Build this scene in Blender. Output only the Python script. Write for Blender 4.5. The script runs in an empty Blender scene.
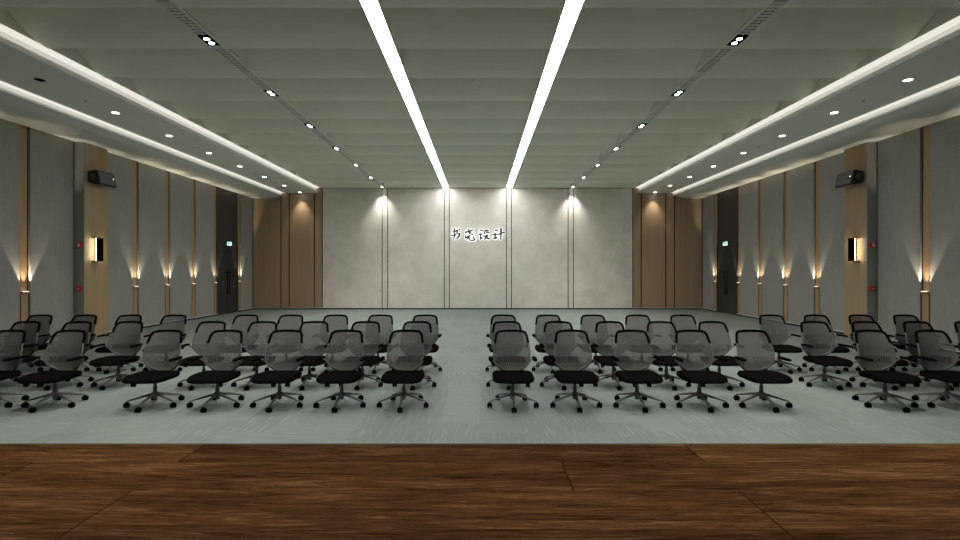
import bpy, bmesh, math, random
from mathutils import Vector, Matrix

random.seed(7)
PI = math.pi
scene = bpy.context.scene
COL = scene.collection

# ------------------------------------------------------------------ camera, world, exposure
EYE = 1.75
cam_data = bpy.data.cameras.new('camera')
cam_data.sensor_width = 36.0
cam_data.lens = 18.0                       # 480 px focal length on a 960 px frame
cam_data.clip_start = 0.05
cam = bpy.data.objects.new('camera', cam_data)
cam.location = (0, 0, EYE)
cam.rotation_euler = (PI / 2, 0, 0)
COL.objects.link(cam)
scene.camera = cam

world = bpy.data.worlds.new('world')
scene.world = world
world.use_nodes = True
world.node_tree.nodes['Background'].inputs[0].default_value = (0.02, 0.02, 0.02, 1)
world.node_tree.nodes['Background'].inputs[1].default_value = 0.0

vs = scene.view_settings
vs.view_transform = 'Standard'
vs.look = 'None'
vs.gamma = 1.0
vs.exposure = 1.50
vs.use_curve_mapping = False

STRIP_POWER = 9.5        # linear ceiling lights
COVE_POWER = 0.265         # cove diffusers
TRACK_WATT = 78.0         # each twin downlight in the ceiling channels
SOFFIT_WATT = 22.0        # each soffit downlight
UP_WATT = 78.0            # each wall uplight
WARM = (1.0, 0.88, 0.68)
COVE_TINT = (1.0, 0.965, 0.86)

# ------------------------------------------------------------------ room dimensions
CX = -0.11                # the camera stands a little right of the room's axis
HW = 10.01                # half width
YB = 21.4                 # back wall
YF = -3.0                 # wall behind the stage
ZC = EYE + 3.656          # lower edges of the main ceiling
ZS = EYE + 3.43           # soffit
STAGE_Z, STAGE_Y = 0.265, 4.12
LX, RX = CX - HW, CX + HW
SIDE = {'left': -1, 'right': 1}


# ------------------------------------------------------------------ materials
def mat_new(name):
    m = bpy.data.materials.new(name)
    m.use_nodes = True
    nt = m.node_tree
    return m, nt, nt.nodes['Principled BSDF']


def N(nt, kind, **kw):
    n = nt.nodes.new(kind)
    for k, v in kw.items():
        if k.startswith('i_'):
            key = k[2:]
            key = int(key) if key.isdigit() else key
            n.inputs[key].default_value = v
        else:
            setattr(n, k, v)
    return n


def link(nt, a, b):
    nt.links.new(a, b)


def coords(nt, scale=(1, 1, 1), kind='Object'):
    tc = N(nt, 'ShaderNodeTexCoord')
    mp = N(nt, 'ShaderNodeMapping')
    mp.inputs['Scale'].default_value = scale
    link(nt, tc.outputs[kind], mp.inputs[0])
    return mp.outputs[0]


def ramp(nt, fac, stops):
    r = N(nt, 'ShaderNodeValToRGB')
    el = r.color_ramp.elements
    while len(el) < len(stops):
        el.new(0.5)
    for e, (p, c) in zip(el, stops):
        e.position = p
        e.color = (c[0], c[1], c[2], 1)
    link(nt, fac, r.inputs[0])
    return r.outputs[0]


def plain(name, col, rough=0.6, metal=0.0, spec=0.4, vary=0.06, scale=6.0, bump=0.0, bscale=200.0):
    m, nt, b = mat_new(name)
    v = coords(nt)
    n = N(nt, 'ShaderNodeTexNoise', i_Scale=scale, i_Detail=3.0)
    link(nt, v, n.inputs['Vector'])
    lo = [c * (1 - vary) for c in col]
    hi = [c * (1 + vary) for c in col]
    link(nt, ramp(nt, n.outputs['Fac'], [(0.3, lo), (0.7, hi)]), b.inputs['Base Color'])
    b.inputs['Roughness'].default_value = rough
    b.inputs['Metallic'].default_value = metal
    b.inputs['Specular IOR Level'].default_value = spec
    if bump:
        n2 = N(nt, 'ShaderNodeTexNoise', i_Scale=bscale, i_Detail=2.0)
        link(nt, v, n2.inputs['Vector'])
        bp = N(nt, 'ShaderNodeBump', i_Strength=bump, i_Distance=0.004)
        link(nt, n2.outputs['Fac'], bp.inputs['Height'])
        link(nt, bp.outputs[0], b.inputs['Normal'])
    return m


def emit(name, col, strength, base=0.8):
    m, nt, b = mat_new(name)
    b.inputs['Base Color'].default_value = (base, base, base, 1)
    b.inputs['Emission Color'].default_value = (*col, 1)
    b.inputs['Emission Strength'].default_value = strength
    return m


def wood_panel_mat(name, dark, light, grain=16.0, rough=0.5):
    """vertical veneer: fine streaks along z"""
    m, nt, b = mat_new(name)
    v = coords(nt, (grain, grain, 0.35))
    n = N(nt, 'ShaderNodeTexNoise', i_Scale=1.0, i_Detail=5.0, i_Roughness=0.6)
    link(nt, v, n.inputs['Vector'])
    v2 = coords(nt, (2.2, 2.2, 0.12))
    n2 = N(nt, 'ShaderNodeTexNoise', i_Scale=1.0, i_Detail=2.0)
    link(nt, v2, n2.inputs['Vector'])
    mx = N(nt, 'ShaderNodeMath', operation='MULTIPLY_ADD', i_1=0.6, i_2=0.0)
    link(nt, n.outputs['Fac'], mx.inputs[0])
    ad = N(nt, 'ShaderNodeMath', operation='MULTIPLY_ADD', i_1=0.4)
    link(nt, n2.outputs['Fac'], ad.inputs[0])
    link(nt, mx.outputs[0], ad.inputs[2])
    link(nt, ramp(nt, ad.outputs[0], [(0.32, dark), (0.68, light)]), b.inputs['Base Color'])
    b.inputs['Roughness'].default_value = rough
    b.inputs['Specular IOR Level'].default_value = 0.3
    return m


def fabric_mat(name, col):
    m, nt, b = mat_new(name)
    v = coords(nt, (14, 14, 90))
    n = N(nt, 'ShaderNodeTexNoise', i_Scale=1.0, i_Detail=3.0)
    link(nt, v, n.inputs['Vector'])
    v2 = coords(nt, (60, 60, 1.5))
    n2 = N(nt, 'ShaderNodeTexNoise', i_Scale=1.0, i_Detail=2.0)
    link(nt, v2, n2.inputs['Vector'])
    ad = N(nt, 'ShaderNodeMath', operation='ADD')
    link(nt, n.outputs['Fac'], ad.inputs[0])
    link(nt, n2.outputs['Fac'], ad.inputs[1])
    ml = N(nt, 'ShaderNodeMath', operation='MULTIPLY', i_1=0.5)
    link(nt, ad.outputs[0], ml.inputs[0])
    link(nt, ramp(nt, ml.outputs[0], [(0.35, [c * 0.86 for c in col]), (0.65, [c * 1.12 for c in col])]), b.inputs['Base Color'])
    bp = N(nt, 'ShaderNodeBump', i_Strength=0.25, i_Distance=0.004)
    link(nt, ml.outputs[0], bp.inputs['Height'])
    link(nt, bp.outputs[0], b.inputs['Normal'])
    b.inputs['Roughness'].default_value = 0.75
    b.inputs['Specular IOR Level'].default_value = 0.25
    return m


def concrete_mat(name):
    m, nt, b = mat_new(name)
    v = coords(nt)
    n = N(nt, 'ShaderNodeTexNoise', i_Scale=1.3, i_Detail=10.0, i_Roughness=0.72, i_Distortion=0.4)
    link(nt, v, n.inputs['Vector'])
    c1 = ramp(nt, n.outputs['Fac'], [(0.34, (0.59, 0.575, 0.515)), (0.66, (0.74, 0.725, 0.655))])
    n2 = N(nt, 'ShaderNodeTexNoise', i_Scale=7.0, i_Detail=4.0, i_Roughness=0.7)
    link(nt, v, n2.inputs['Vector'])
    f2 = ramp(nt, n2.outputs['Fac'], [(0.66, (0, 0, 0)), (0.74, (1, 1, 1))])
    mx = N(nt, 'ShaderNodeMix', data_type='RGBA')
    mx.inputs[0].default_value = 0.0
    mm = N(nt, 'ShaderNodeMath', operation='MULTIPLY', i_1=0.35)
    link(nt, f2, mm.inputs[0])
    link(nt, mm.outputs[0], mx.inputs[0])
    link(nt, c1, mx.inputs[6])
    mx.inputs[7].default_value = (0.82, 0.80, 0.75, 1)
    link(nt, mx.outputs[2], b.inputs['Base Color'])
    b.inputs['Roughness'].default_value = 0.7
    b.inputs['Specular IOR Level'].default_value = 0.25
    return m


def carpet_mat(name):
    m, nt, b = mat_new(name)
    tc = N(nt, 'ShaderNodeTexCoord')
    sp = N(nt, 'ShaderNodeSeparateXYZ')
    link(nt, tc.outputs['Object'], sp.inputs[0])
    cb = N(nt, 'ShaderNodeCombineXYZ')
    link(nt, sp.outputs['Y'], cb.inputs['X'])
    link(nt, sp.outputs['X'], cb.inputs['Y'])
    br = N(nt, 'ShaderNodeTexBrick', offset=0.37, offset_frequency=2)
    br.inputs['Scale'].default_value = 1.0
    br.inputs['Brick Width'].default_value = 0.92
    br.inputs['Row Height'].default_value = 0.46
    br.inputs['Mortar Size'].default_value = 0.004
    br.inputs['Color1'].default_value = (0, 0, 0, 1)
    br.inputs['Color2'].default_value = (1, 1, 1, 1)
    br.inputs['Mortar'].default_value = (0.5, 0.5, 0.5, 1)
    link(nt, cb.outputs[0], br.inputs['Vector'])

    def streak(sx, sy, lo, hi):
        mp = N(nt, 'ShaderNodeMapping')
        mp.inputs['Scale'].default_value = (sx, sy, 1)
        link(nt, tc.outputs['Object'], mp.inputs[0])
        n = N(nt, 'ShaderNodeTexNoise', i_Scale=1.0, i_Detail=2.0, i_Roughness=0.5)
        link(nt, mp.outputs[0], n.inputs['Vector'])
        return ramp(nt, n.outputs['Fac'], [(lo, (0, 0, 0)), (hi, (1, 1, 1))])
    along = streak(46, 2.4, 0.55, 0.68)
    across = streak(2.4, 46, 0.55, 0.68)
    sel = N(nt, 'ShaderNodeMath', operation='GREATER_THAN', i_1=0.62)
    link(nt, br.outputs['Color'], sel.inputs[0])
    mx = N(nt, 'ShaderNodeMix', data_type='RGBA')
    link(nt, sel.outputs[0], mx.inputs[0])
    link(nt, along, mx.inputs[6])
    link(nt, across, mx.inputs[7])
    base = ramp(nt, br.outputs['Color'], [(0.0, (0.142, 0.169, 0.156)), (1.0, (0.172, 0.202, 0.187))])
    m2 = N(nt, 'ShaderNodeMix', data_type='RGBA')
    mm = N(nt, 'ShaderNodeMath', operation='MULTIPLY', i_1=0.5)
    link(nt, mx.outputs[2], mm.inputs[0])
    link(nt, mm.outputs[0], m2.inputs[0])
    link(nt, base, m2.inputs[6])
    m2.inputs[7].default_value = (0.27, 0.305, 0.285, 1)
    fine = N(nt, 'ShaderNodeTexNoise', i_Scale=90.0, i_Detail=2.0)
    link(nt, tc.outputs['Object'], fine.inputs['Vector'])
    m3 = N(nt, 'ShaderNodeMix', data_type='RGBA', blend_type='MULTIPLY')
    m3.inputs[0].default_value = 0.35
    link(nt, m2.outputs[2], m3.inputs[6])
    link(nt, ramp(nt, fine.outputs['Fac'], [(0.3, (0.6, 0.6, 0.6)), (0.7, (1.2, 1.2, 1.2))]), m3.inputs[7])
    link(nt, m3.outputs[2], b.inputs['Base Color'])
    b.inputs['Roughness'].default_value = 0.7
    b.inputs['Specular IOR Level'].default_value = 0.35
    return m


def stage_mat(name):
    """long dark walnut boards running across the stage"""
    m, nt, b = mat_new(name)
    tc = N(nt, 'ShaderNodeTexCoord')
    sp = N(nt, 'ShaderNodeSeparateXYZ')
    link(nt, tc.outputs['Object'], sp.inputs[0])

    def math_(op, a, bb=None, c=None):
        n = N(nt, 'ShaderNodeMath', operation=op)
        for k, q in enumerate((a, bb, c)):
            if q is None:
                continue
            if isinstance(q, (int, float)):
                n.inputs[k].default_value = q
            else:
                link(nt, q, n.inputs[k])
        return n.outputs[0]
    row = math_('FLOOR', math_('DIVIDE', math_('SUBTRACT', sp.outputs['Y'], 0.35), 0.48))
    par = math_('MODULO', math_('ADD', row, 100), 3)
    odd = math_('COMPARE', par, 1.0, 0.1)
    shift = math_('MULTIPLY_ADD', odd, -1.11, 1.74)
    u = math_('DIVIDE', math_('SUBTRACT', sp.outputs['X'], shift), 4.08)
    colm = math_('FLOOR', u)
    fr = math_('SUBTRACT', u, colm)
    seam = math_('LESS_THAN', math_('MINIMUM', fr, math_('SUBTRACT', 1.0, fr)), 0.0011)
    cid = N(nt, 'ShaderNodeCombineXYZ')
    link(nt, row, cid.inputs[0])
    link(nt, colm, cid.inputs[1])
    wn = N(nt, 'ShaderNodeTexWhiteNoise')
    link(nt, cid.outputs[0], wn.inputs['Vector'])
    # grain
    cb = N(nt, 'ShaderNodeCombineXYZ')
    link(nt, math_('MULTIPLY', sp.outputs['X'], 3.2), cb.inputs[0])
    link(nt, math_('MULTIPLY', sp.outputs['Y'], 52.0), cb.inputs[1])
    link(nt, math_('MULTIPLY', wn.outputs['Value'], 40.0), cb.inputs[2])
    n1 = N(nt, 'ShaderNodeTexNoise', i_Scale=1.0, i_Detail=8.0, i_Roughness=0.74, i_Distortion=0.9)
    link(nt, cb.outputs[0], n1.inputs['Vector'])
    cb2 = N(nt, 'ShaderNodeCombineXYZ')
    link(nt, math_('MULTIPLY', sp.outputs['X'], 0.55), cb2.inputs[0])
    link(nt, math_('MULTIPLY', sp.outputs['Y'], 5.0), cb2.inputs[1])
    link(nt, math_('MULTIPLY', wn.outputs['Value'], 17.0), cb2.inputs[2])
    n2 = N(nt, 'ShaderNodeTexNoise', i_Scale=1.0, i_Detail=3.0, i_Distortion=0.8)
    link(nt, cb2.outputs[0], n2.inputs['Vector'])
    f = math_('ADD', math_('MULTIPLY', n1.outputs['Fac'], 0.66), math_('MULTIPLY', n2.outputs['Fac'], 0.34))
    c = ramp(nt, f, [(0.36, (0.008, 0.0045, 0.0025)), (0.44, (0.036, 0.0170, 0.0072)), (0.54, (0.074, 0.0350, 0.0145)), (0.64, (0.165, 0.088, 0.039))])
    tone = N(nt, 'ShaderNodeMix', data_type='RGBA', blend_type='MULTIPLY')
    tone.inputs[0].default_value = 1.0
    link(nt, c, tone.inputs[6])
    link(nt, ramp(nt, wn.outputs['Value'], [(0, (0.78, 0.78, 0.80)), (1, (1.12, 1.08, 1.05))]), tone.inputs[7])
    mx = N(nt, 'ShaderNodeMix', data_type='RGBA')
    link(nt, seam, mx.inputs[0])
    link(nt, tone.outputs[2], mx.inputs[6])
    mx.inputs[7].default_value = (0.012, 0.007, 0.004, 1)
    link(nt, mx.outputs[2], b.inputs['Base Color'])
    b.inputs['Roughness'].default_value = 0.7
    b.inputs['Specular IOR Level'].default_value = 0.0
    return m


def mesh_back_mat(name):
    """half see-through knit, with a band of open vertical slots low on the back"""
    m, nt, b = mat_new(name)
    out = nt.nodes['Material Output']
    tc = N(nt, 'ShaderNodeTexCoord')
    sp = N(nt, 'ShaderNodeSeparateXYZ')
    link(nt, tc.outputs['Object'], sp.inputs[0])

    def math_(op, a, bb=None, c=None):
        n = N(nt, 'ShaderNodeMath', operation=op)
        for k, q in enumerate((a, bb, c)):
            if q is None:
                continue
            if isinstance(q, (int, float)):
                n.inputs[k].default_value = q
            else:
                link(nt, q, n.inputs[k])
        return n.outputs[0]
    stripe = math_('GREATER_THAN', math_('SINE', math_('MULTIPLY', sp.outputs['X'], 2 * PI / 0.0245)), -0.1)
    band = math_('MULTIPLY', math_('GREATER_THAN', sp.outputs['Z'], 0.522), math_('LESS_THAN', sp.outputs['Z'], 0.602))
    inx = math_('LESS_THAN', math_('ABSOLUTE', sp.outputs['X']), 0.195)
    slot = math_('MULTIPLY', math_('MULTIPLY', stripe, band), inx)
    low = math_('LESS_THAN', sp.outputs['Z'], 0.602)
    fac = math_('MULTIPLY_ADD', low, -0.22, 0.46)
    fac = math_('MULTIPLY_ADD', slot, 0.34, fac)
    tr = N(nt, 'ShaderNodeBsdfTransparent')
    mix = N(nt, 'ShaderNodeMixShader')
    link(nt, fac, mix.inputs[0])
    link(nt, b.outputs[0], mix.inputs[1])
    link(nt, tr.outputs[0], mix.inputs[2])
    link(nt, mix.outputs[0], out.inputs['Surface'])
    link(nt, ramp(nt, slot, [(0.0, (0.130, 0.128, 0.124)), (1.0, (0.045, 0.044, 0.043))]), b.inputs['Base Color'])
    b.inputs['Roughness'].default_value = 0.8
    b.inputs['Specular IOR Level'].default_value = 0.2
    return m


M = {}
M['carpet'] = carpet_mat('teal_grey_carpet')
M['stage'] = stage_mat('walnut_boards')
M['stage_edge'] = plain('stage_nosing', (0.06, 0.055, 0.04), 0.6, spec=0.1)
M['fabric'] = fabric_mat('grey_wall_fabric', (0.295, 0.292, 0.275))
M['column_grey'] = fabric_mat('grey_column_fabric', (0.27, 0.275, 0.26))
M['wood'] = wood_panel_mat('walnut_veneer', (0.29, 0.20, 0.125), (0.41, 0.30, 0.195))
M['oak'] = wood_panel_mat('oak_veneer', (0.30, 0.205, 0.115), (0.40, 0.285, 0.165))
M['strip'] = wood_panel_mat('oak_strip', (0.30, 0.190, 0.095), (0.42, 0.275, 0.145), 24)
M['concrete'] = concrete_mat('mottled_plaster')
M['gap'] = plain('black_recess', (0.012, 0.012, 0.013), 0.8)
M['door'] = plain('charcoal_door', (0.030, 0.031, 0.033), 0.45)
M['door_top'] = plain('charcoal_overpanel', (0.045, 0.042, 0.040), 0.5)
M['ceiling'] = plain('grey_ceiling_paint', (0.84, 0.855, 0.77), 0.85, spec=0.15, vary=0.02, scale=2)
M['soffit'] = plain('grey_soffit_paint', (0.86, 0.88, 0.83), 0.85, spec=0.15, vary=0.02, scale=2)
M['border'] = plain('grey_border_paint', (0.72, 0.74, 0.69), 0.85, spec=0.15, vary=0.02, scale=2)
M['white_paint'] = plain('white_cove_paint', (0.78, 0.77, 0.71), 0.8, vary=0.02)
M['front_wall'] = plain('stage_wall_paint', (0.45, 0.44, 0.41), 0.8)
M['black'] = plain('black_plastic', (0.0035, 0.0035, 0.0035), 0.8, spec=0.0)
M['speaker_black'] = plain('speaker_black', (0.016, 0.017, 0.018), 0.35, spec=0.5)
M['speaker_grille'] = plain('speaker_grille', (0.15, 0.155, 0.158), 0.35, metal=0.3, bump=0.6, bscale=120)
M['seat'] = plain('black_seat_fabric', (0.0045, 0.0043, 0.0042), 0.9, spec=0.0, bump=0.2, bscale=400)
M['mesh_back'] = mesh_back_mat('grey_knit_back')
M['grey_plastic'] = plain('grey_frame_plastic', (0.13, 0.128, 0.124), 0.6, spec=0.2)
M['base_grey'] = plain('dark_grey_base', (0.095, 0.095, 0.092), 0.5, spec=0.3)
M['rail'] = plain('grey_aluminium', (0.88, 0.90, 0.86), 0.5, metal=0.0)
M['grille'] = plain('grey_grille', (0.75, 0.77, 0.73), 0.6)
M['grille_dark'] = plain('dark_ceiling_void', (0.22, 0.22, 0.21), 0.9)
M['skirting'] = plain('pale_skirting_bead', (0.62, 0.62, 0.58), 0.5)
M['red'] = plain('alarm_red', (0.70, 0.012, 0.02), 0.4)
M['pale'] = plain('alarm_white', (0.75, 0.70, 0.66), 0.4)
M['yellow'] = plain('alarm_gold', (0.62, 0.40, 0.16), 0.4)
M['letter'] = plain('black_letter', (0.030, 0.030, 0.030), 0.5)
M['letter_edge'] = emit('glowing_letter_edge', (1.0, 0.99, 0.96), 0.20)  # a little emission added to brighten the white edge
M['strip_light'] = emit('white_light_panel', (1.0, 0.985, 0.95), STRIP_POWER)
M['cove_light'] = emit('cove_light_panel', COVE_TINT, COVE_POWER, 0.2)
M['fascia_glow'] = emit('cove_fascia_glow', COVE_TINT, COVE_POWER * 0.60, 0.3)  # emission stands in for the cove's light on the fascia
M['spot_lens'] = emit('downlight_lens', (1.0, 0.97, 0.92), 5.0)
M['up_lens'] = emit('uplight_lens', (1.0, 0.86, 0.66), 1.2)
M['sconce_light'] = emit('sconce_diffuser', (1.0, 0.88, 0.66), 3.6)
M['exit_green'] = emit('exit_green', (0.10, 0.75, 0.42), 0.28, 0.1)
M['exit_white'] = emit('exit_white', (0.80, 1.0, 0.90), 0.40, 0.3)
M['led_white'] = emit('status_lamp', (1.0, 0.9, 0.9), 1.0)


# ------------------------------------------------------------------ mesh helpers
def obj(name, bm, material, parent=None, smooth=False):
    bmesh.ops.recalc_face_normals(bm, faces=bm.faces[:])
    me = bpy.data.meshes.new(name)
    bm.to_mesh(me)
    bm.free()
    mats = material if isinstance(material, (list, tuple)) else [material]
    for q in mats:
        me.materials.append(q)
    if smooth:
        for p in me.polygons:
            p.use_smooth = True
        try:
            me.set_sharp_from_angle(angle=math.radians(40))
        except Exception:
            pass
    o = bpy.data.objects.new(name, me)
    COL.objects.link(o)
    if parent is not None:
        o.parent = parent
    return o


def thing(name, label, cat, loc=(0, 0, 0), rotz=0.0, group=None):
    o = bpy.data.objects.new(name, None)
    o.empty_display_size = 0.1
    COL.objects.link(o)
    o.location = loc
    o.rotation_euler = (0, 0, rotz)
    o['label'] = label
    o['category'] = cat
    if group:
        o['group'] = group
    return o


def tag(o, label, cat, group=None):
    o['label'] = label
    o['category'] = cat
    if group:
        o['group'] = group
    return o


def struct(o, label, cat):
    o['kind'] = 'structure'
    o['label'] = label
    o['category'] = cat
    return o


def dup(root, loc, label=None):
    """a copy of a thing with copies of its parts and sub-parts"""
    r = root.copy()
    COL.objects.link(r)
    r.location = loc
    if label:
        r['label'] = label
    for ch in list(root.children):
        c = ch.copy()
        COL.objects.link(c)
        c.parent = r
        for g in ch.children:
            d = g.copy()
            COL.objects.link(d)
            d.parent = c
    return r


def BM():
    return bmesh.new()


def add_box(bm, x0, x1, y0, y1, z0, z1, mi=0):
    vs_ = [bm.verts.new(p) for p in ((x0, y0, z0), (x1, y0, z0), (x1, y1, z0), (x0, y1, z0),
                                     (x0, y0, z1), (x1, y0, z1), (x1, y1, z1), (x0, y1, z1))]
    for f in ((0, 3, 2, 1), (4, 5, 6, 7), (0, 1, 5, 4), (1, 2, 6, 5), (2, 3, 7, 6), (3, 0, 4, 7)):
        fc = bm.faces.new([vs_[i] for i in f])
        fc.material_index = mi
    return vs_


def box(x0, x1, y0, y1, z0, z1, bevel=0.0, seg=2):
    bm = BM()
    add_box(bm, min(x0, x1), max(x0, x1), min(y0, y1), max(y0, y1), min(z0, z1), max(z0, z1))
    if bevel:
        bmesh.ops.bevel(bm, geom=bm.edges[:], offset=bevel, segments=seg, affect='EDGES')
    return bm


def add_prism(bm, pts, axis, a, b):
    """extrude a closed outline along an axis; pts are the two other coordinates in order"""
    def P(p, t):
        if axis == 'y':
            return (p[0], t, p[1])
        if axis == 'x':
            return (t, p[0], p[1])
        return (p[0], p[1], t)
    A = [bm.verts.new(P(p, a)) for p in pts]
    B = [bm.verts.new(P(p, b)) for p in pts]
    n = len(pts)
    bm.faces.new(A)
    bm.faces.new(B[::-1])
    for i in range(n):
        j = (i + 1) % n
        bm.faces.new((A[i], B[i], B[j], A[j]))


def add_disc_cyl(bm, c, r, h, axis='z', seg=24, r2=None):
    """cylinder or cone frustum from c along axis by h"""
    r2 = r if r2 is None else r2
    ring = []
    for rr, t in ((r, 0), (r2, h)):
        vv = []
        for k in range(seg):
            a = 2 * PI * k / seg
            u, v = rr * math.cos(a), rr * math.sin(a)
            if axis == 'z':
                p = (c[0] + u, c[1] + v, c[2] + t)
            elif axis == 'x':
                p = (c[0] + t, c[1] + u, c[2] + v)
            else:
                p = (c[0] + u, c[1] + t, c[2] + v)
            vv.append(bm.verts.new(p))
        ring.append(vv)
    A, B = ring
    bm.faces.new(A)
    bm.faces.new(B)
    for k in range(seg):
        j = (k + 1) % seg
        bm.faces.new((A[k], A[j], B[j], B[k]))


def add_tube(bm, pts, radii, seg=8, flat=(1, 1), up=None):
    """tapered tube through points; flat squeezes the section (side, up)"""
    pts = [Vector(p) for p in pts]
    n = len(pts)
    if not isinstance(radii, (list, tuple)):
        radii = [radii] * n
    rings = []
    ref = Vector(up) if up else None
    prev = None
    for i, p in enumerate(pts):
        t = (pts[min(i + 1, n - 1)] - pts[max(i - 1, 0)]).normalized()
        if ref is not None:
            s = t.cross(ref).normalized()
        elif prev is None:
            s = t.cross(Vector((0, 0, 1)) if abs(t.z) < 0.9 else Vector((0, 1, 0))).normalized()
        else:
            s = (prev - t * prev.dot(t)).normalized()
        prev = s
        w = s.cross(t).normalized()
        rings.append([bm.verts.new(p + (s * math.cos(2 * PI * k / seg) * flat[0] + w * math.sin(2 * PI * k / seg) * flat[1]) * radii[i]) for k in range(seg)])
    for a, b in zip(rings, rings[1:]):
        for k in range(seg):
            j = (k + 1) % seg
            bm.faces.new((a[k], a[j], b[j], b[k]))
    bm.faces.new(rings[0])
    bm.faces.new(rings[-1])


def add_loops(bm, loops):
    """skin closed loops of equal length, capped at both ends"""
    R = [[bm.verts.new(p) for p in lp] for lp in loops]
    for a, b in zip(R, R[1:]):
        for k in range(len(a)):
            j = (k + 1) % len(a)
            bm.faces.new((a[k], a[j], b[j], b[k]))
    bm.faces.new(R[0])
    bm.faces.new(R[-1])


def add_wheel(bm, c, r, w, seg=16):
    """rounded wheel, axle along x"""
    prof = ((-w / 2, r * 0.78), (-w * 0.32, r), (w * 0.32, r), (w / 2, r * 0.78))
    loops = []
    for t, rr in prof:
        loops.append([(c[0] + t, c[1] + rr * math.cos(2 * PI * k / seg), c[2] + rr * math.sin(2 * PI * k / seg)) for k in range(seg)])
    add_loops(bm, loops)


# ------------------------------------------------------------------ floor, stage, walls
o = obj('floor', box(LX - 0.2, RX + 0.2, YF - 0.2, YB + 0.2, -0.15, 0.0), M['carpet'])
struct(o, 'teal-grey carpet tile floor with pale streaks under the chairs', 'floor')

st = obj('stage_floor', box(LX, RX, YF, STAGE_Y - 0.03, 0.0, STAGE_Z), M['stage'])
struct(st, 'dark walnut board stage in front of the carpet', 'stage')
obj('nosing', box(LX, RX, STAGE_Y - 0.03, STAGE_Y, 0.0, STAGE_Z - 0.002), M['stage_edge'], st)

PT = 0.06                     # thickness of the wall cladding
CLAD_TOP = 5.05
STRIPS = [10.68, 14.12, 15.555, 16.965, 18.385, 20.22]
SW = 0.11                     # half width of a strip channel
COL_Y = (11.99, 12.75)
COL_P = 0.23
PANELS = [(YF, 1.6), (1.63, 5.8), (5.83, 8.9), (8.93, STRIPS[0] - SW), (STRIPS[0] + SW, COL_Y[0] - 0.03),
          (COL_Y[1] + 0.02, STRIPS[1] - SW), (STRIPS[1] + SW, STRIPS[2] - SW), (STRIPS[2] + SW, STRIPS[3] - SW),
          (STRIPS[3] + SW, STRIPS[4] - SW), (STRIPS[5] + SW, YB - 0.03)]
DOOR_Y = (STRIPS[4] + SW, STRIPS[5] - SW)
DOOR_H = 2.755
FIX_Z = 1.268                 # top of the uplight ledges


def side_x(side, d):
    """x of a plane d metres inside the wall's face"""
    return LX + d if side < 0 else RX - d


def sbox(side, d0, d1, y0, y1, z0, z1, bevel=0.0):
    return box(side_x(side, d0), side_x(side, d1), y0, y1, z0, z1, bevel)


UP_WORDS = ['nearest to the stage', 'first beyond the wood column', 'second beyond the wood column', 'third beyond the wood column',
            'just before the double door', 'just past the double door']


def add_spot(name, parent, loc, direction, watt, size_deg, blend, color, radius):
    ld = bpy.data.lights.new(name, 'SPOT')
    ld.energy = watt
    ld.spot_size = math.radians(size_deg)
    ld.spot_blend = blend
    ld.color = color
    ld.shadow_soft_size = radius
    lo = bpy.data.objects.new(name, ld)
    COL.objects.link(lo)
    lo.location = loc
    d = Vector(direction)
    lo.rotation_euler = d.to_track_quat('-Z', 'Y').to_euler()
    lo.parent = parent
    return lo


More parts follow.
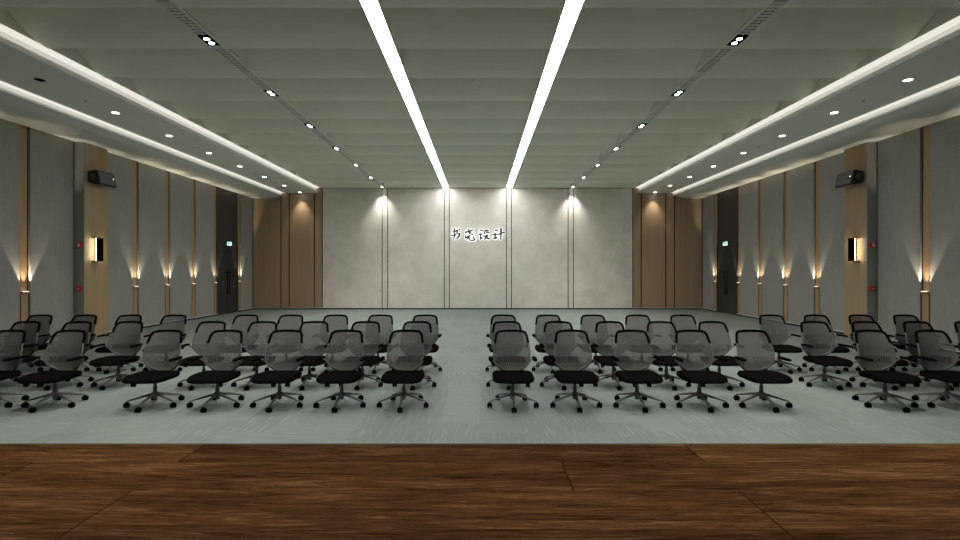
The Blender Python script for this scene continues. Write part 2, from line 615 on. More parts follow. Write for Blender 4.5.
for sname, s in SIDE.items():
    w = obj('wall_' + sname, sbox(s, -PT - 0.15, -PT, YF - 0.2, YB + 0.2, 0, 6.4), M['gap'])
    struct(w, sname + ' side wall clad in dark grey fabric panels with slim oak strips', 'wall')
    for y0, y1 in PANELS:
        obj('fabric_panel', sbox(s, -PT + 0.002, 0.0, y0 + 0.012, y1 - 0.012, 0.075, CLAD_TOP, 0.006), M['fabric'], w)
    for y in STRIPS:
        obj('wood_strip', sbox(s, -PT + 0.002, -0.012, y - SW + 0.03, y + SW - 0.03, 0.075, FIX_Z - 0.047, 0.003), M['strip'], w)
        p = obj('wood_strip', sbox(s, -PT + 0.002, -0.040, y - SW + 0.022, y + SW - 0.022, FIX_Z - 0.044, CLAD_TOP, 0.003), M['strip'], w)
        p['label'] = 'slim oak strip between grey fabric panels'
    # skirting: black kicker with a pale bead, broken at the column and the door
    b_ = BM()
    bead = BM()
    for y0, y1 in ((STAGE_Y, COL_Y[0]), (COL_Y[1], DOOR_Y[0]), (DOOR_Y[1], YB - 0.02)):
        xs = sorted((side_x(s, -PT + 0.002), side_x(s, 0.004)))
        add_box(b_, xs[0], xs[1], y0, y1, 0.0, 0.055)
        xs = sorted((side_x(s, -PT + 0.002), side_x(s, 0.010)))
        add_box(bead, xs[0], xs[1], y0, y1, 0.055, 0.078)
    bb = obj('baseboard_' + sname, b_, M['gap'])
    struct(bb, 'low black skirting with a pale bead along the ' + sname + ' wall', 'baseboard')
    obj('pale_bead', bead, M['skirting'], bb)

    # column with an oak face towards the room and a grey face towards the stage
    x_in = COL_P
    c = obj('column', sbox(s, -PT + 0.002, x_in - 0.03, COL_Y[0] + 0.03, COL_Y[1], 0.0, CLAD_TOP + 0.05), M['gap'])
    struct(c, 'flat pilaster on the ' + sname + ' wall, grey on the stage side and oak towards the room', 'column')
    q = obj('grey_panel', sbox(s, -PT + 0.004, x_in, COL_Y[0], COL_Y[0] + 0.03, 0.0, CLAD_TOP + 0.05), M['column_grey'], c)
    q['label'] = 'dark grey face of the pilaster towards the stage'
    q = obj('oak_panel', sbox(s, x_in - 0.03, x_in, COL_Y[0] + 0.032, COL_Y[1] - 0.09, 0.0, CLAD_TOP + 0.05), M['oak'], c)
    q['label'] = 'pale oak face of the pilaster'
    obj('edge_strip', sbox(s, x_in - 0.03, x_in - 0.004, COL_Y[1] - 0.083, COL_Y[1], 0.0, CLAD_TOP + 0.05), M['oak'], c)

    # double door in a shallow dark recess
    n = 1 if s < 0 else 2
    d = obj('door_%d' % n, sbox(s, -PT + 0.002, -0.045, DOOR_Y[0], DOOR_Y[1], DOOR_H + 0.06, CLAD_TOP), M['door_top'])
    struct(d, 'charcoal double door with dark panel above in the ' + sname + ' wall', 'door')
    obj('lintel', sbox(s, -PT + 0.002, -0.022, DOOR_Y[0], DOOR_Y[1], DOOR_H, DOOR_H + 0.10), M['door_top'], d)
    ym = (DOOR_Y[0] + DOOR_Y[1]) / 2
    for y0, y1, hy in ((DOOR_Y[0] + 0.05, ym - 0.004, ym - 0.09), (ym + 0.004, DOOR_Y[1] - 0.05, ym + 0.09)):
        lf = obj('door_leaf', sbox(s, -PT + 0.002, -0.035, y0, y1, 0.012, DOOR_H - 0.004, 0.004), M['door'], d)
        hb = BM()
        xc = side_x(s, -0.035 + 0.05)
        add_tube(hb, [(xc, hy, 0.75), (xc, hy, 1.75)], 0.014, 10)
        for zz in (0.85, 1.65):
            add_tube(hb, [(xc, hy, zz), (side_x(s, -0.036), hy, zz)], 0.010, 8)
        obj('door_handle', hb, M['black'], lf)
    jb = BM()
    for y0, y1 in ((DOOR_Y[0], DOOR_Y[0] + 0.047), (DOOR_Y[1] - 0.047, DOOR_Y[1])):
        xs = sorted((side_x(s, -PT + 0.002), side_x(s, -0.012)))
        add_box(jb, xs[0], xs[1], y0, y1, 0, DOOR_H)
    obj('door_frame', jb, M['door'], d)

# back wall
def bx(px):
    return (px - 480) / 480 * YB


wb = obj('wall_back', box(LX - 0.2, RX + 0.2, YB, YB + 0.2, 0, 6.4), M['gap'])
struct(wb, 'back wall of pale mottled plaster panels between walnut veneer wings', 'wall')
PB = 0.035
GAP = 0.019
edges_wood = [(LX + 0.004, bx(281.2)), (bx(281.2), bx(289.4)), (bx(289.4), bx(314.6)), (bx(314.6), bx(322.6)),
              (bx(632.5), bx(641.1)), (bx(641.1), bx(665.6)), (bx(665.6), bx(674.3)), (bx(674.3), RX - 0.004)]
for x0, x1 in edges_wood:
    p = obj('walnut_panel', box(x0 + 0.025, x1 - 0.025, YB - PB, YB - 0.002, 0.074, 5.50, 0.004), M['wood'], wb)
    p['label'] = 'walnut veneer panel beside the plaster'
lines = [322.6, 382.3, 387.7, 444.4, 449.3, 506.4, 511.4, 568.0, 573.3, 632.5]
for a, b in zip(lines, lines[1:]):
    p = obj('plaster_panel', box(bx(a) + GAP, bx(b) - GAP, YB - PB, YB - 0.002, 0.054, 5.385, 0.004), M['concrete'], wb)
    p['label'] = 'pale grey mottled plaster panel'
bb = obj('baseboard_back', box(LX + 0.01, RX - 0.01, YB - 0.04, YB - 0.002, 0.0, 0.052), M['gap'])
struct(bb, 'low black skirting along the back wall', 'baseboard')
bead = BM()
add_box(bead, LX + 0.01, bx(322.6), YB - 0.045, YB - 0.002, 0.052, 0.072)
add_box(bead, bx(632.5), RX - 0.01, YB - 0.045, YB - 0.002, 0.052, 0.072)
obj('pale_bead', bead, M['skirting'], bb)

wf = obj('wall_front', box(LX - 0.2, RX + 0.2, YF - 0.2, YF, 0, 6.4), M['front_wall'])
struct(wf, 'plain grey wall behind the stage', 'wall')

# ------------------------------------------------------------------ ceiling
R_IN = 7.02
PITCH = 1.225
STEP = 0.85
LIGHT_R, SLOT = 1.40, 0.126
fields = [(CX - R_IN, CX - LIGHT_R - SLOT), (CX - LIGHT_R + SLOT, CX + LIGHT_R - SLOT), (CX + LIGHT_R + SLOT, CX + R_IN)]
ce = obj('ceiling', box(LX - 0.2, RX + 0.2, YF - 0.2, YB + 0.2, 6.4, 6.5), M['ceiling'])


def baffle_z(f):
    """underside of a baffle: f = 0 at the low lip away from the stage, 1 at the high end"""
    return ZC + STEP * f ** 2.0


y = YB
while y > YF:
    prof = [(y - PITCH * (q / 14) - (0.004 if q == 0 else 0), baffle_z(q / 14)) for q in range(15)]
    ring = prof + [(y - PITCH, ZC + STEP + 0.05), (y - 0.004, ZC + STEP + 0.05)]
    for x0, x1 in fields:
        bm = BM()
        add_prism(bm, ring, 'x', x0, x1)
        obj('baffle', bm, M['ceiling'], ce)
    y -= PITCH
struct(ce, 'grey ceiling of wide stepped baffles running across the room', 'ceiling')

ES = EYE


def prof_strip(bm, pts, s, y0, y1, thick):
    """open profile (r, z) extruded along y as a solid of given upward thickness"""
    top = [(r, z + thick) for r, z in pts][::-1]
    ring = [(CX + s * r, z) for r, z in pts] + [(CX + s * r, z) for r, z in top]
    add_prism(bm, ring, 'y', y0, y1)


for sname, s in SIDE.items():
    bm = BM()
    # flat soffit with the downlights
    prof_strip(bm, [(7.115, ES + 3.425), (8.56, ES + 3.425)], s, YF, YB, 0.10)
    so = obj('ceiling_soffit', bm, M['soffit'])
    struct(so, 'flat grey soffit with downlights along the ' + sname + ' side', 'ceiling')
    bm = BM()
    prof_strip(bm, [(8.725, ES + 3.340), (8.80, ES + 3.315), (8.90, ES + 3.265), (9.05, ES + 3.225), (9.35, ES + 3.19), (9.7, ES + 3.19), (10.01, ES + 3.205)], s, YF, YB, 0.5)
    q = obj('curved_border', bm, M['border'], so, True)
    q['label'] = 'lower curved border of the soffit against the wall'
    bm = BM()
    prof_strip(bm, [(7.03, ES + 3.675), (7.18, ES + 3.650), (7.205, ES + 3.645)], s, YF, YB, 0.95)
    prof_strip(bm, [(7.20, ES + 3.43), (7.235, ES + 3.43)], s, YF, YB, 0.24)
    prof_strip(bm, [(8.57, ES + 3.475), (8.76, ES + 3.475)], s, YF, YB, 0.1)
    prof_strip(bm, [(8.735, ES + 3.35), (8.78, ES + 3.35)], s, YF, YB, 0.13)
    obj('cove_recess', bm, M['white_paint'], so)
    bm = BM()
    prof_strip(bm, [(7.085, ES + 3.424), (7.115, ES + 3.424)], s, YF, YB, 0.031)
    prof_strip(bm, [(8.700, ES + 3.305), (8.724, ES + 3.305)], s, YF, YB, 0.045)
    obj('cove_lip', bm, M['soffit'], so)
    for nm, pr, wh in (('inner', [(7.03, ES + 3.660), (7.17, ES + 3.635)], 'between the baffled ceiling and the soffit'),
                       ('outer', [(8.565, ES + 3.445), (8.725, ES + 3.430)], 'between the soffit and its curved border')):
        t = thing('cove_light', 'warm white cove light line %s on the %s side' % (wh, sname), 'light', (CX + s * pr[0][0], YF, pr[0][1]), 0, 'cove lights along the soffits')
        bm = BM()
        top = [(r, z + 0.012) for r, z in pr][::-1]
        ring = [(s * (r - pr[0][0]), z - pr[0][1]) for r, z in pr + top]
        add_prism(bm, ring, 'y', 0.01, YB - YF - 0.01)
        obj('diffuser', bm, M['cove_light'], t)
        r0, r1, za, zb = (7.184, 7.198, ES + 3.43, ES + 3.640) if nm == 'inner' else (8.722, 8.733, ES + 3.352, ES + 3.428)  # glowing sheet laid over the white fascia so it looks lit
        g = obj('glowing_fascia', box(s * (r0 - pr[0][0]), s * (r1 - pr[0][0]), 0.01, YB - YF - 0.01, za - pr[0][1], zb - pr[0][1]), M['fascia_glow'], t)
        g['label'] = 'cove fascia with its light put in as a dim glow'

# ------------------------------------------------------------------ linear lights and light channels
for sname, s in SIDE.items():
    t = thing('linear_light', 'long white flush light line left of the room axis' if s < 0 else 'long white flush light line right of the room axis',
              'light', (CX + s * 1.40, YF, ZC - 0.006), 0, 'flush light lines in the baffled ceiling')
    L = YB - YF - 0.02
    bm = box(-0.112, 0.112, 0.01, L - 0.14, 0.0, 0.012)
    obj('diffuser', bm, M['strip_light'], t)
    bm = BM()
    add_box(bm, -0.122, -0.114, 0.0, L, 0.002, 0.9)
    add_box(bm, 0.114, 0.122, 0.0, L, 0.002, 0.9)
    add_box(bm, -0.122, 0.122, 0.0, L, 0.89, 0.9)
    obj('housing', bm, M['ceiling'], t)

TRACK_Y = [7.64 + 2.26 * k for k in range(-2, 7)]
TRACK_Y[-1] = 21.10
for sname, s in SIDE.items():
    xt = CX + s * 4.20
    t = thing('ceiling_channel', 'slim grey slotted grille channel with twin spotlights, %s half of the ceiling' % sname,
              'grille', (xt, YF, ZC - 0.010), 0, 'slotted channels in the ceiling')
    L = YB - YF - 0.02
    bm = BM()
    for a, b in ((-0.118, -0.098), (0.098, 0.118)):
        add_box(bm, a, b, 0.0, L, 0.0, 0.035)
    obj('rail', bm, M['rail'], t)
    bm = BM()
    yy = 0.1
    while yy < L - 0.05:
        if not any(abs(yy + YF - ty) < 0.19 for ty in TRACK_Y):
            add_box(bm, -0.098, 0.098, yy, yy + 0.050, 0.002, 0.008)
        yy += 0.085
    add_box(bm, -0.006, 0.006, 0.05, L - 0.05, 0.006, 0.014)
    obj('slats', bm, M['grille'], t)
    obj('back_pan', box(-0.098, 0.098, 0.0, L, 0.032, 0.05), M['grille_dark'], t)
    obj('housing', box(-0.118, 0.118, 0.0, L, 0.052, 0.80), M['ceiling'], t)
    proto = None
    names = ['nearest the stage', 'second from the stage', 'third from the stage', 'fourth from the stage', 'fifth from the stage', 'sixth from the stage', 'last before the back wall']
    for i, ty in enumerate(TRACK_Y):
        if i < 2:
            lab = 'black twin spotlight in the %s ceiling channel above the stage edge' % sname
            lab = lab if i else 'black twin spotlight in the %s ceiling channel over the stage' % sname
        else:
            lab = 'black twin spotlight in the %s ceiling channel, %s' % (sname, names[i - 2])
        if proto is None:
            r = thing('twin_spotlight', lab, 'spotlight', (xt, ty, ZC - 0.012), 0, 'twin spotlights in the ceiling channels')
            obj('plate', box(-0.097, 0.097, -0.155, 0.155, 0.0, 0.03, 0.003), M['black'], r)
            for dy in (-0.07, 0.07):
                lb = BM()
                add_disc_cyl(lb, (0, dy, -0.004), 0.043, 0.012, 'z', 24)
                obj('lens', lb, M['spot_lens'], r)
            proto = r
        else:
            r = dup(proto, (xt, ty, ZC - 0.012), lab)
        last = i == len(TRACK_Y) - 1
        add_spot('spot_lamp', r, (0, 0, -0.02), (0, 0, -1), TRACK_WATT * (0.06 if last else 1.0), 84, 0.9, (1.0, 0.95, 0.86), 0.06)

# soffit downlights and sprinklers
DL_Y = [8.64 + 1.80 * k for k in range(8)]
DL_Y[-1] = 21.13
for sname, s in SIDE.items():
    xd = CX + s * 7.815
    proto = None
    for i, yd in enumerate(DL_Y):
        dark = (s < 0 and i == 0)
        place = ['nearest the stage', 'second from the stage', 'third from the stage', 'fourth from the stage', 'fifth from the stage',
                 'sixth from the stage', 'second from the back wall', 'closest to the back wall'][i]
        lab = 'small round lit downlight in the %s soffit, %s' % (sname, place)
        if dark:
            lab = 'dark unlit round downlight in the left soffit, nearest the stage'
        if proto is None:
            r = thing('recessed_downlight', lab, 'downlight', (xd, yd, ES + 3.425), 0, 'recessed downlights in the soffits')
            rb = BM()
            seg = 28
            loops = []
            for rr, zz in ((0.080, 0.0), (0.080, -0.006), (0.068, -0.008), (0.066, 0.0)):
                loops.append([(rr * math.cos(2 * PI * q / seg), rr * math.sin(2 * PI * q / seg), zz) for q in range(seg)])
            R = [[rb.verts.new(p) for p in lp] for lp in loops]
            for a, b in zip(R, R[1:] + R[:1]):
                for q in range(seg):
                    j = (q + 1) % seg
                    rb.faces.new((a[q], a[j], b[j], b[q]))
            obj('trim_ring', rb, M['black'] if dark else M['white_paint'], r)
            lb = BM()
            add_disc_cyl(lb, (0, 0, -0.005), 0.067, 0.010, 'z', 24)
            obj('lens', lb, M['black'] if dark else M['spot_lens'], r)
            if not dark:
                proto = r
        else:
            r = dup(proto, (xd, yd, ES + 3.425), lab)
        if not dark:
            last = i == len(DL_Y) - 1
            add_spot('spot_lamp', r, (0, 0, -0.015), (0, 0, -1), SOFFIT_WATT * (0.75 if last else 1.0), 76, 0.7, (1.0, 0.93, 0.80) if not last else (1.0, 0.85, 0.62), 0.05)
    for i, yq in enumerate((9.62, 13.24, 16.86)):
        t = thing('sprinkler_head', 'tiny ceiling sprinkler in the %s soffit, %s' % (sname, ('nearest the stage', 'in the middle of the row', 'closest to the back')[i]),
                  'sprinkler', (xd - s * 0.02, yq, ES + 3.425), 0, 'sprinklers in the soffits')
        b1 = BM()
        add_disc_cyl(b1, (0, 0, -0.008), 0.040, 0.008, 'z', 16)
        add_disc_cyl(b1, (0, 0, -0.035), 0.010, 0.03, 'z', 8)
        obj('body', b1, M['rail'], t)
        b1 = BM()
        add_disc_cyl(b1, (0, 0, -0.040), 0.024, 0.005, 'z', 12)
        obj('deflector', b1, M['base_grey'], t)


def ceil_z(y):
    f = ((YB - y) / PITCH) % 1.0
    return baffle_z(f)


for i, (yq, lab) in enumerate(((9.78, 'small white smoke detector between the light lines, nearer the stage'),
                               (13.42, 'small white smoke detector between the light lines, further back'))):
    zz = ceil_z(yq)
    t = thing('smoke_detector', lab, 'smoke detector', (-0.12, yq, zz + 0.005), 0, 'smoke detectors on the ceiling')
    b1 = BM()
    add_disc_cyl(b1, (0, 0, -0.030), 0.050, 0.036, 'z', 20, 0.058)
    obj('base', b1, M['rail'], t)
    b1 = BM()
    add_disc_cyl(b1, (0, 0, -0.052), 0.028, 0.024, 'z', 16, 0.038)
    obj('cap', b1, M['soffit'], t)

# ------------------------------------------------------------------ wall uplights
for sname, s in SIDE.items():
    for i, y in enumerate(STRIPS):
        t = thing('wall_uplight', 'small lit uplight on the oak strip of the %s wall, %s' % (sname, UP_WORDS[i]), 'wall light',
                  (side_x(s, -0.012), y, FIX_Z), 0, 'uplights on the oak strips')
        q = -s          # towards the room
        obj('bracket', box(-q * 0.027, q * 0.042, -0.078, 0.078, -0.042, 0.0, 0.003), M['strip'], t)
        obj('lens', box(q * 0.006, q * 0.038, -0.070, 0.070, 0.0, 0.005), M['up_lens'], t)
        add_spot('spot_lamp', t, (q * 0.036, 0, 0.015), (-q * 0.02, 0, 1), UP_WATT * 0.35, 32, 0.6, (1.0, 0.80, 0.55), 0.010)
        for sg in (-1, 1):
            add_spot('spot_lamp', t, (q * 0.040, sg * 0.02, 0.015), (-q * 0.03, sg * 0.34, 1), UP_WATT, 22, 0.9, WARM, 0.008)

# ------------------------------------------------------------------ column fittings: sconce, loudspeaker, fire alarms
for sname, s in SIDE.items():
    q = -s
    xf = side_x(s, COL_P)
    # backlit sconce
    t = thing('wall_sconce', 'tall backlit black sconce on the oak face of the %s pilaster' % sname, 'wall light', (xf, 12.33, EYE + 0.525), 0, 'sconces on the pilasters')
    obj('back_plate', box(0.0, q * 0.105, -0.012, 0.012, -0.270, 0.270), M['black'], t)
    g = obj('diffuser', box(q * 0.105, q * 0.119, -0.108, 0.108, -0.284, 0.284, 0.003), M['sconce_light'], t)
    g['label'] = 'glowing panel behind the black plate'
    for z0, z1 in ((-0.300, -0.288), (0.288, 0.300)):
        obj('end_cap', box(q * 0.004, q * 0.120, -0.110, 0.110, z0, z1), M['black'], t)
    obj('front_plate', box(q * 0.120, q * 0.134, -0.110, 0.110, -0.300, 0.300, 0.004), M['black'], t)
    # loudspeaker
    t = thing('wall_loudspeaker', 'black wedge loudspeaker mounted high on the %s pilaster' % sname, 'loudspeaker', (xf - q * 0.10, 12.35, 4.085), 0, 'loudspeakers on the pilasters')
    bm = BM()
    prof2 = [(q * 0.13, -0.12), (q * 0.37, -0.185), (q * 0.42, -0.175), (q * 0.43, -0.15), (q * 0.355, 0.185), (q * 0.33, 0.195), (q * 0.13, 0.155)]
    add_prism(bm, prof2, 'y', -0.28, 0.28)
    obj('cabinet', bm, M['speaker_black'], t)
    # grille on the slanted front: a thin panel with raised bars
    p0, p1 = Vector((q * 0.428, 0, -0.135)), Vector((q * 0.358, 0, 0.170))
    nrm = Vector((q * (p1.z - p0.z), 0, -(p1.x - p0.x) * q)).normalized()
    if nrm.x * q < 0:
        nrm = -nrm
    bm = BM()

    def quad_slab(a, b, y0, y1, d0, d1):
        vv = []
        for d in (d0, d1):
            for p in (a, b):
                for yy in (y0, y1):
                    vv.append(bm.verts.new(p + nrm * d + Vector((0, yy, 0))))
        for f in ((0, 1, 3, 2), (4, 5, 7, 6), (0, 1, 5, 4), (2, 3, 7, 6), (0, 2, 6, 4), (1, 3, 7, 5)):
            bm.faces.new([vv[i] for i in f])
    quad_slab(p0, p1, -0.245, 0.245, -0.004, 0.006)
    for f in (0.05, 0.28, 0.50, 0.72, 0.93):
        a = p0.lerp(p1, f - 0.018)
        b = p0.lerp(p1, f + 0.018)
        quad_slab(a, b, -0.245, 0.245, 0.005, 0.016)
    obj('grille', bm, M['speaker_grille'], t)
    bm = BM()
    for yy in (-0.282, 0.282):
        bm = BM()
        add_box(bm, *sorted((q * 0.20, q * 0.31)), yy - 0.006, yy + 0.006, -0.04, 0.09)
        obj('side_handle', bm, M['base_grey'], t)
    bm = BM()
    add_box(bm, *sorted((q * 0.10, q * 0.115)), -0.10, 0.10, -0.10, 0.12)
    add_box(bm, *sorted((q * 0.11, q * 0.14)), -0.06, 0.06, -0.03, 0.05)
    obj('wall_bracket', bm, M['base_grey'], t)
    bm = BM()
    pl = p0.lerp(p1, 0.55) + nrm * 0.018
    ysign = 0.20 if s < 0 else -0.20
    add_disc_cyl(bm, (pl.x - 0.006, ysign, pl.z), 0.010, 0.012, 'x', 12)
    obj('status_lamp', bm, M['led_white'], t)
    # fire alarm sounder and call point on the grey face
    xc = (side_x(s, 0.0) + side_x(s, COL_P)) / 2 + (0.0 if s < 0 else 0.0)
    yf = COL_Y[0]
    t = thing('fire_alarm_sounder', 'red fire alarm sounder with white lens, higher of two red boxes on the %s pilaster' % sname, 'fire alarm', (xc, yf, EYE + 0.622), 0, 'fire alarm sounders')
    obj('housing', box(-0.062, 0.062, -0.045, 0.0, -0.068, 0.068, 0.008), M['red'], t)
    bm = BM()
    add_loops(bm, [[(rr * math.cos(2 * PI * a / 20) + 0.008, yy, max(-0.036, rr * math.sin(2 * PI * a / 20)) - 0.012) for a in range(20)] for rr, yy in ((0.036, -0.044), (0.034, -0.058), (0.022, -0.070))])
    obj('flash_lens', bm, M['pale'], t)
    obj('marking', box(-0.040, 0.044, -0.047, -0.044, 0.042, 0.054), M['pale'], t)
    t = thing('fire_call_point', 'red fire alarm call point, lower of two red boxes on the %s pilaster' % sname, 'fire alarm', (xc, yf, EYE - 0.465), 0, 'fire alarm call points')
    obj('housing', box(-0.062, 0.062, -0.045, 0.0, -0.062, 0.062, 0.006), M['red'], t)
    bm = BM()
    add_box(bm, -0.034, 0.034, -0.049, -0.043, -0.008, 0.008)
    add_box(bm, -0.008, 0.008, -0.0495, -0.0435, -0.034, 0.034)
    obj('press_mark', bm, M['yellow'], t)

    # exit sign above the double door
    ye = 19.36
    xe = side_x(s, -0.022)
    t = thing('exit_sign', 'lit green and white exit sign above the double door in the %s wall' % sname, 'exit sign', (xe, ye, EYE + 1.065), 0, 'exit signs')
    obj('case', box(0.0, q * 0.030, -0.205, 0.205, -0.095, 0.095, 0.004), M['black'], t)
    bm = BM()
    add_box(bm, *sorted((q * 0.028, q * 0.033)), -0.185, 0.185, -0.080, 0.080)
    obj('green_panel', bm, M['exit_green'], t)
    bm = BM()

    def eb(y0, y1, z0, z1):
        add_box(bm, *sorted((q * 0.032, q * 0.036)), *sorted((y0 * q, y1 * q)), z0, z1)
    # lower white band, an arrow and a running figure in a doorway
    eb(-0.18, 0.18, -0.078, -0.022)
    eb(-0.145, -0.055, 0.016, 0.030)

    def tri(pts_):
        add_prism(bm, [(a * q, b) for a, b in pts_], 'x', q * 0.032, q * 0.036)
    tri([(-0.165, 0.023), (-0.125, -0.008), (-0.125, 0.054)])
    eb(0.075, 0.165, -0.010, 0.072)
    tri([(0.0, 0.010), (0.012, 0.020), (0.045, -0.004), (0.035, -0.014)])
    tri([(0.018, 0.052), (0.040, 0.046), (0.030, 0.004), (0.012, 0.010)])
    tri([(-0.022, 0.036), (-0.016, 0.046), (0.026, 0.044), (0.024, 0.034)])
    eb(0.012, 0.030, 0.056, 0.072)
    obj('pictogram', bm, M['exit_white'], t)

# ------------------------------------------------------------------ brush lettering on the back wall
PXM = YB / 480.0
CH = [(448, [([(140, 188), (205, 168), (266, 150), (238, 208)], [22, 22, 34, 26]),
             ([(82, 288), (175, 280), (228, 254)], [20, 24, 22]),
             ([(262, 236), (318, 236), (300, 300), (246, 366)], [24, 34, 40, 28]),
             ([(174, 108), (182, 200), (180, 300), (150, 392)], [30, 26, 30, 10]),
             ([(304, 116), (318, 130)], [26, 28])]),
      (462, [([(172, 108), (186, 142)], [18, 26]),
             ([(98, 200), (130, 192), (190, 164), (280, 144)], [36, 36, 24, 26]),
             ([(196, 176), (206, 226)], [24, 40]), ([(206, 222), (246, 192)], [34, 20]),
             ([(246, 258), (296, 254)], [24, 26]),
             ([(90, 294), (98, 346)], [22, 26]), ([(98, 338), (150, 326), (206, 286)], [22, 28, 28]),
             ([(204, 290), (188, 350), (206, 404)], [26, 26, 20]),
             ([(150, 350), (146, 368), (120, 390)], [22, 28, 10]),
             ([(206, 404), (250, 418), (322, 412), (346, 384)], [18, 26, 30, 34]),
             ([(310, 300), (322, 360), (344, 386)], [16, 26, 34])]),
      (476, [([(122, 146), (182, 150)], [22, 30]),
             ([(84, 254), (152, 252)], [28, 34]), ([(124, 252), (120, 330), (122, 386)], [26, 22, 20]), ([(118, 366), (156, 346)], [34, 32]),
             ([(236, 146), (232, 214), (202, 262)], [20, 28, 10]),
             ([(268, 150), (322, 150)], [24, 30]), ([(276, 152), (282, 200)], [16, 20]), ([(282, 200), (344, 206)], [30, 30]),
             ([(212, 310), (248, 300), (314, 276), (288, 334), (226, 394)], [26, 24, 28, 30, 16]),
             ([(244, 322), (288, 356), (352, 370)], [18, 34, 34])]),
      (490, [([(148, 148), (196, 152)], [26, 32]),
             ([(78, 266), (162, 258)], [30, 34]), ([(152, 228), (140, 300), (126, 352)], [26, 26, 28]), ([(114, 364), (184, 338)], [38, 34]),
             ([(214, 256), (262, 244), (320, 216), (382, 202)], [30, 22, 22, 30]),
             ([(292, 108), (298, 220), (286, 398)], [44, 40, 20])])]


def stroke_outline(pts_, ws):
    """outline with round ends around a short polyline of varying width"""
    P = [Vector((p[0], p[1])) for p in pts_]
    n = len(P)
    # refine with a few interpolated points
    Q, W = [], []
    for i in range(n - 1):
        for k_ in range(4):
            f = k_ / 4
            Q.append(P[i].lerp(P[i + 1], f))
            W.append(ws[i] * (1 - f) + ws[i + 1] * f)
    Q.append(P[-1])
    W.append(ws[-1])
    return Q, W


def stroke_solid(bm, pts_, ws, grow, d0, d1, px0):
    """union of discs and bars along the stroke, each a prism from depth d0 to d1"""
    Q, W = stroke_outline(pts_, ws)

    def to3(v, d):
        return ((px0 + v.x / 27.0 - 480) * PXM - ox, -d, (270 - (225 + v.y / 27.0)) * PXM)
    for i, (p, w_) in enumerate(zip(Q, W)):
        r = (w_ + grow) / 2
        seg = 12
        ring = [p + Vector((r * math.cos(2 * PI * k_ / seg), r * math.sin(2 * PI * k_ / seg))) for k_ in range(seg)]
        A = [bm.verts.new(to3(v, d0)) for v in ring]
        B = [bm.verts.new(to3(v, d1)) for v in ring]
        bm.faces.new(A)
        bm.faces.new(B)
        for k_ in range(seg):
            j = (k_ + 1) % seg
            bm.faces.new((A[k_], A[j], B[j], B[k_]))
        if i + 1 < len(Q):
            t_ = (Q[i + 1] - p)
            if t_.length < 1e-6:
                continue
            nn = Vector((-t_.y, t_.x)).normalized()
            r2 = (W[i + 1] + grow) / 2
            ring = [p + nn * r, Q[i + 1] + nn * r2, Q[i + 1] - nn * r2, p - nn * r]
            A = [bm.verts.new(to3(v, d0)) for v in ring]
            B = [bm.verts.new(to3(v, d1)) for v in ring]
            bm.faces.new(A)
            bm.faces.new(B)
            for k_ in range(4):
                j = (k_ + 1) % 4
                bm.faces.new((A[k_], A[j], B[j], B[k_]))


ox = bx(478)
sign = thing('wall_sign', 'four black brush characters with white edges on the plaster back wall', 'sign', (ox, YB - PB, EYE))
for px0, strokes in CH:
    bm = BM()
    for p_, w_ in strokes:
        stroke_solid(bm, p_, w_, 15, 0.022, 0.045, px0)
    ch = obj('character', bm, M['letter'], sign)
    bm = BM()
    for p_, w_ in strokes:
        stroke_solid(bm, p_, w_, 50, 0.0, 0.022, px0)
    h = obj('white_backing', bm, M['letter_edge'], ch)
    h['label'] = 'white edge behind the black character'


# ------------------------------------------------------------------ swivel chairs
def superellipse(hx, hy, n, seg):
    out = []
    for k_ in range(seg):
        a = 2 * PI * k_ / seg
        c_, s_ = math.cos(a), math.sin(a)
        out.append((hx * math.copysign(abs(c_) ** (2 / n), c_), hy * math.copysign(abs(s_) ** (2 / n), s_)))
    return out


BACK = [(0.425, 0.110), (0.440, 0.150), (0.475, 0.188), (0.52, 0.222), (0.56, 0.238), (0.60, 0.241), (0.66, 0.239), (0.72, 0.234),
        (0.78, 0.222), (0.83, 0.213), (0.87, 0.205), (0.897, 0.196), (0.914, 0.182), (0.924, 0.158)]


def back_w(h):
    for (h0, w0), (h1, w1) in zip(BACK, BACK[1:]):
        if h <= h1:
            return w0 + (w1 - w0) * max(0.0, (h - h0) / (h1 - h0))
    return BACK[-1][1]


def back_y(h, u):
    """depth of the back shell at height h and width fraction u: leaning back, wrapped forward at the sides"""
    f = (h - 0.425) / 0.5
    x = u * back_w(h)
    return 0.185 + 0.105 * f ** 1.1 - 0.030 * math.sin(PI * min(1, max(0, (f - 0.05) * 0.9))) - (0.092 - 0.040 * f) * (x / 0.24) ** 2


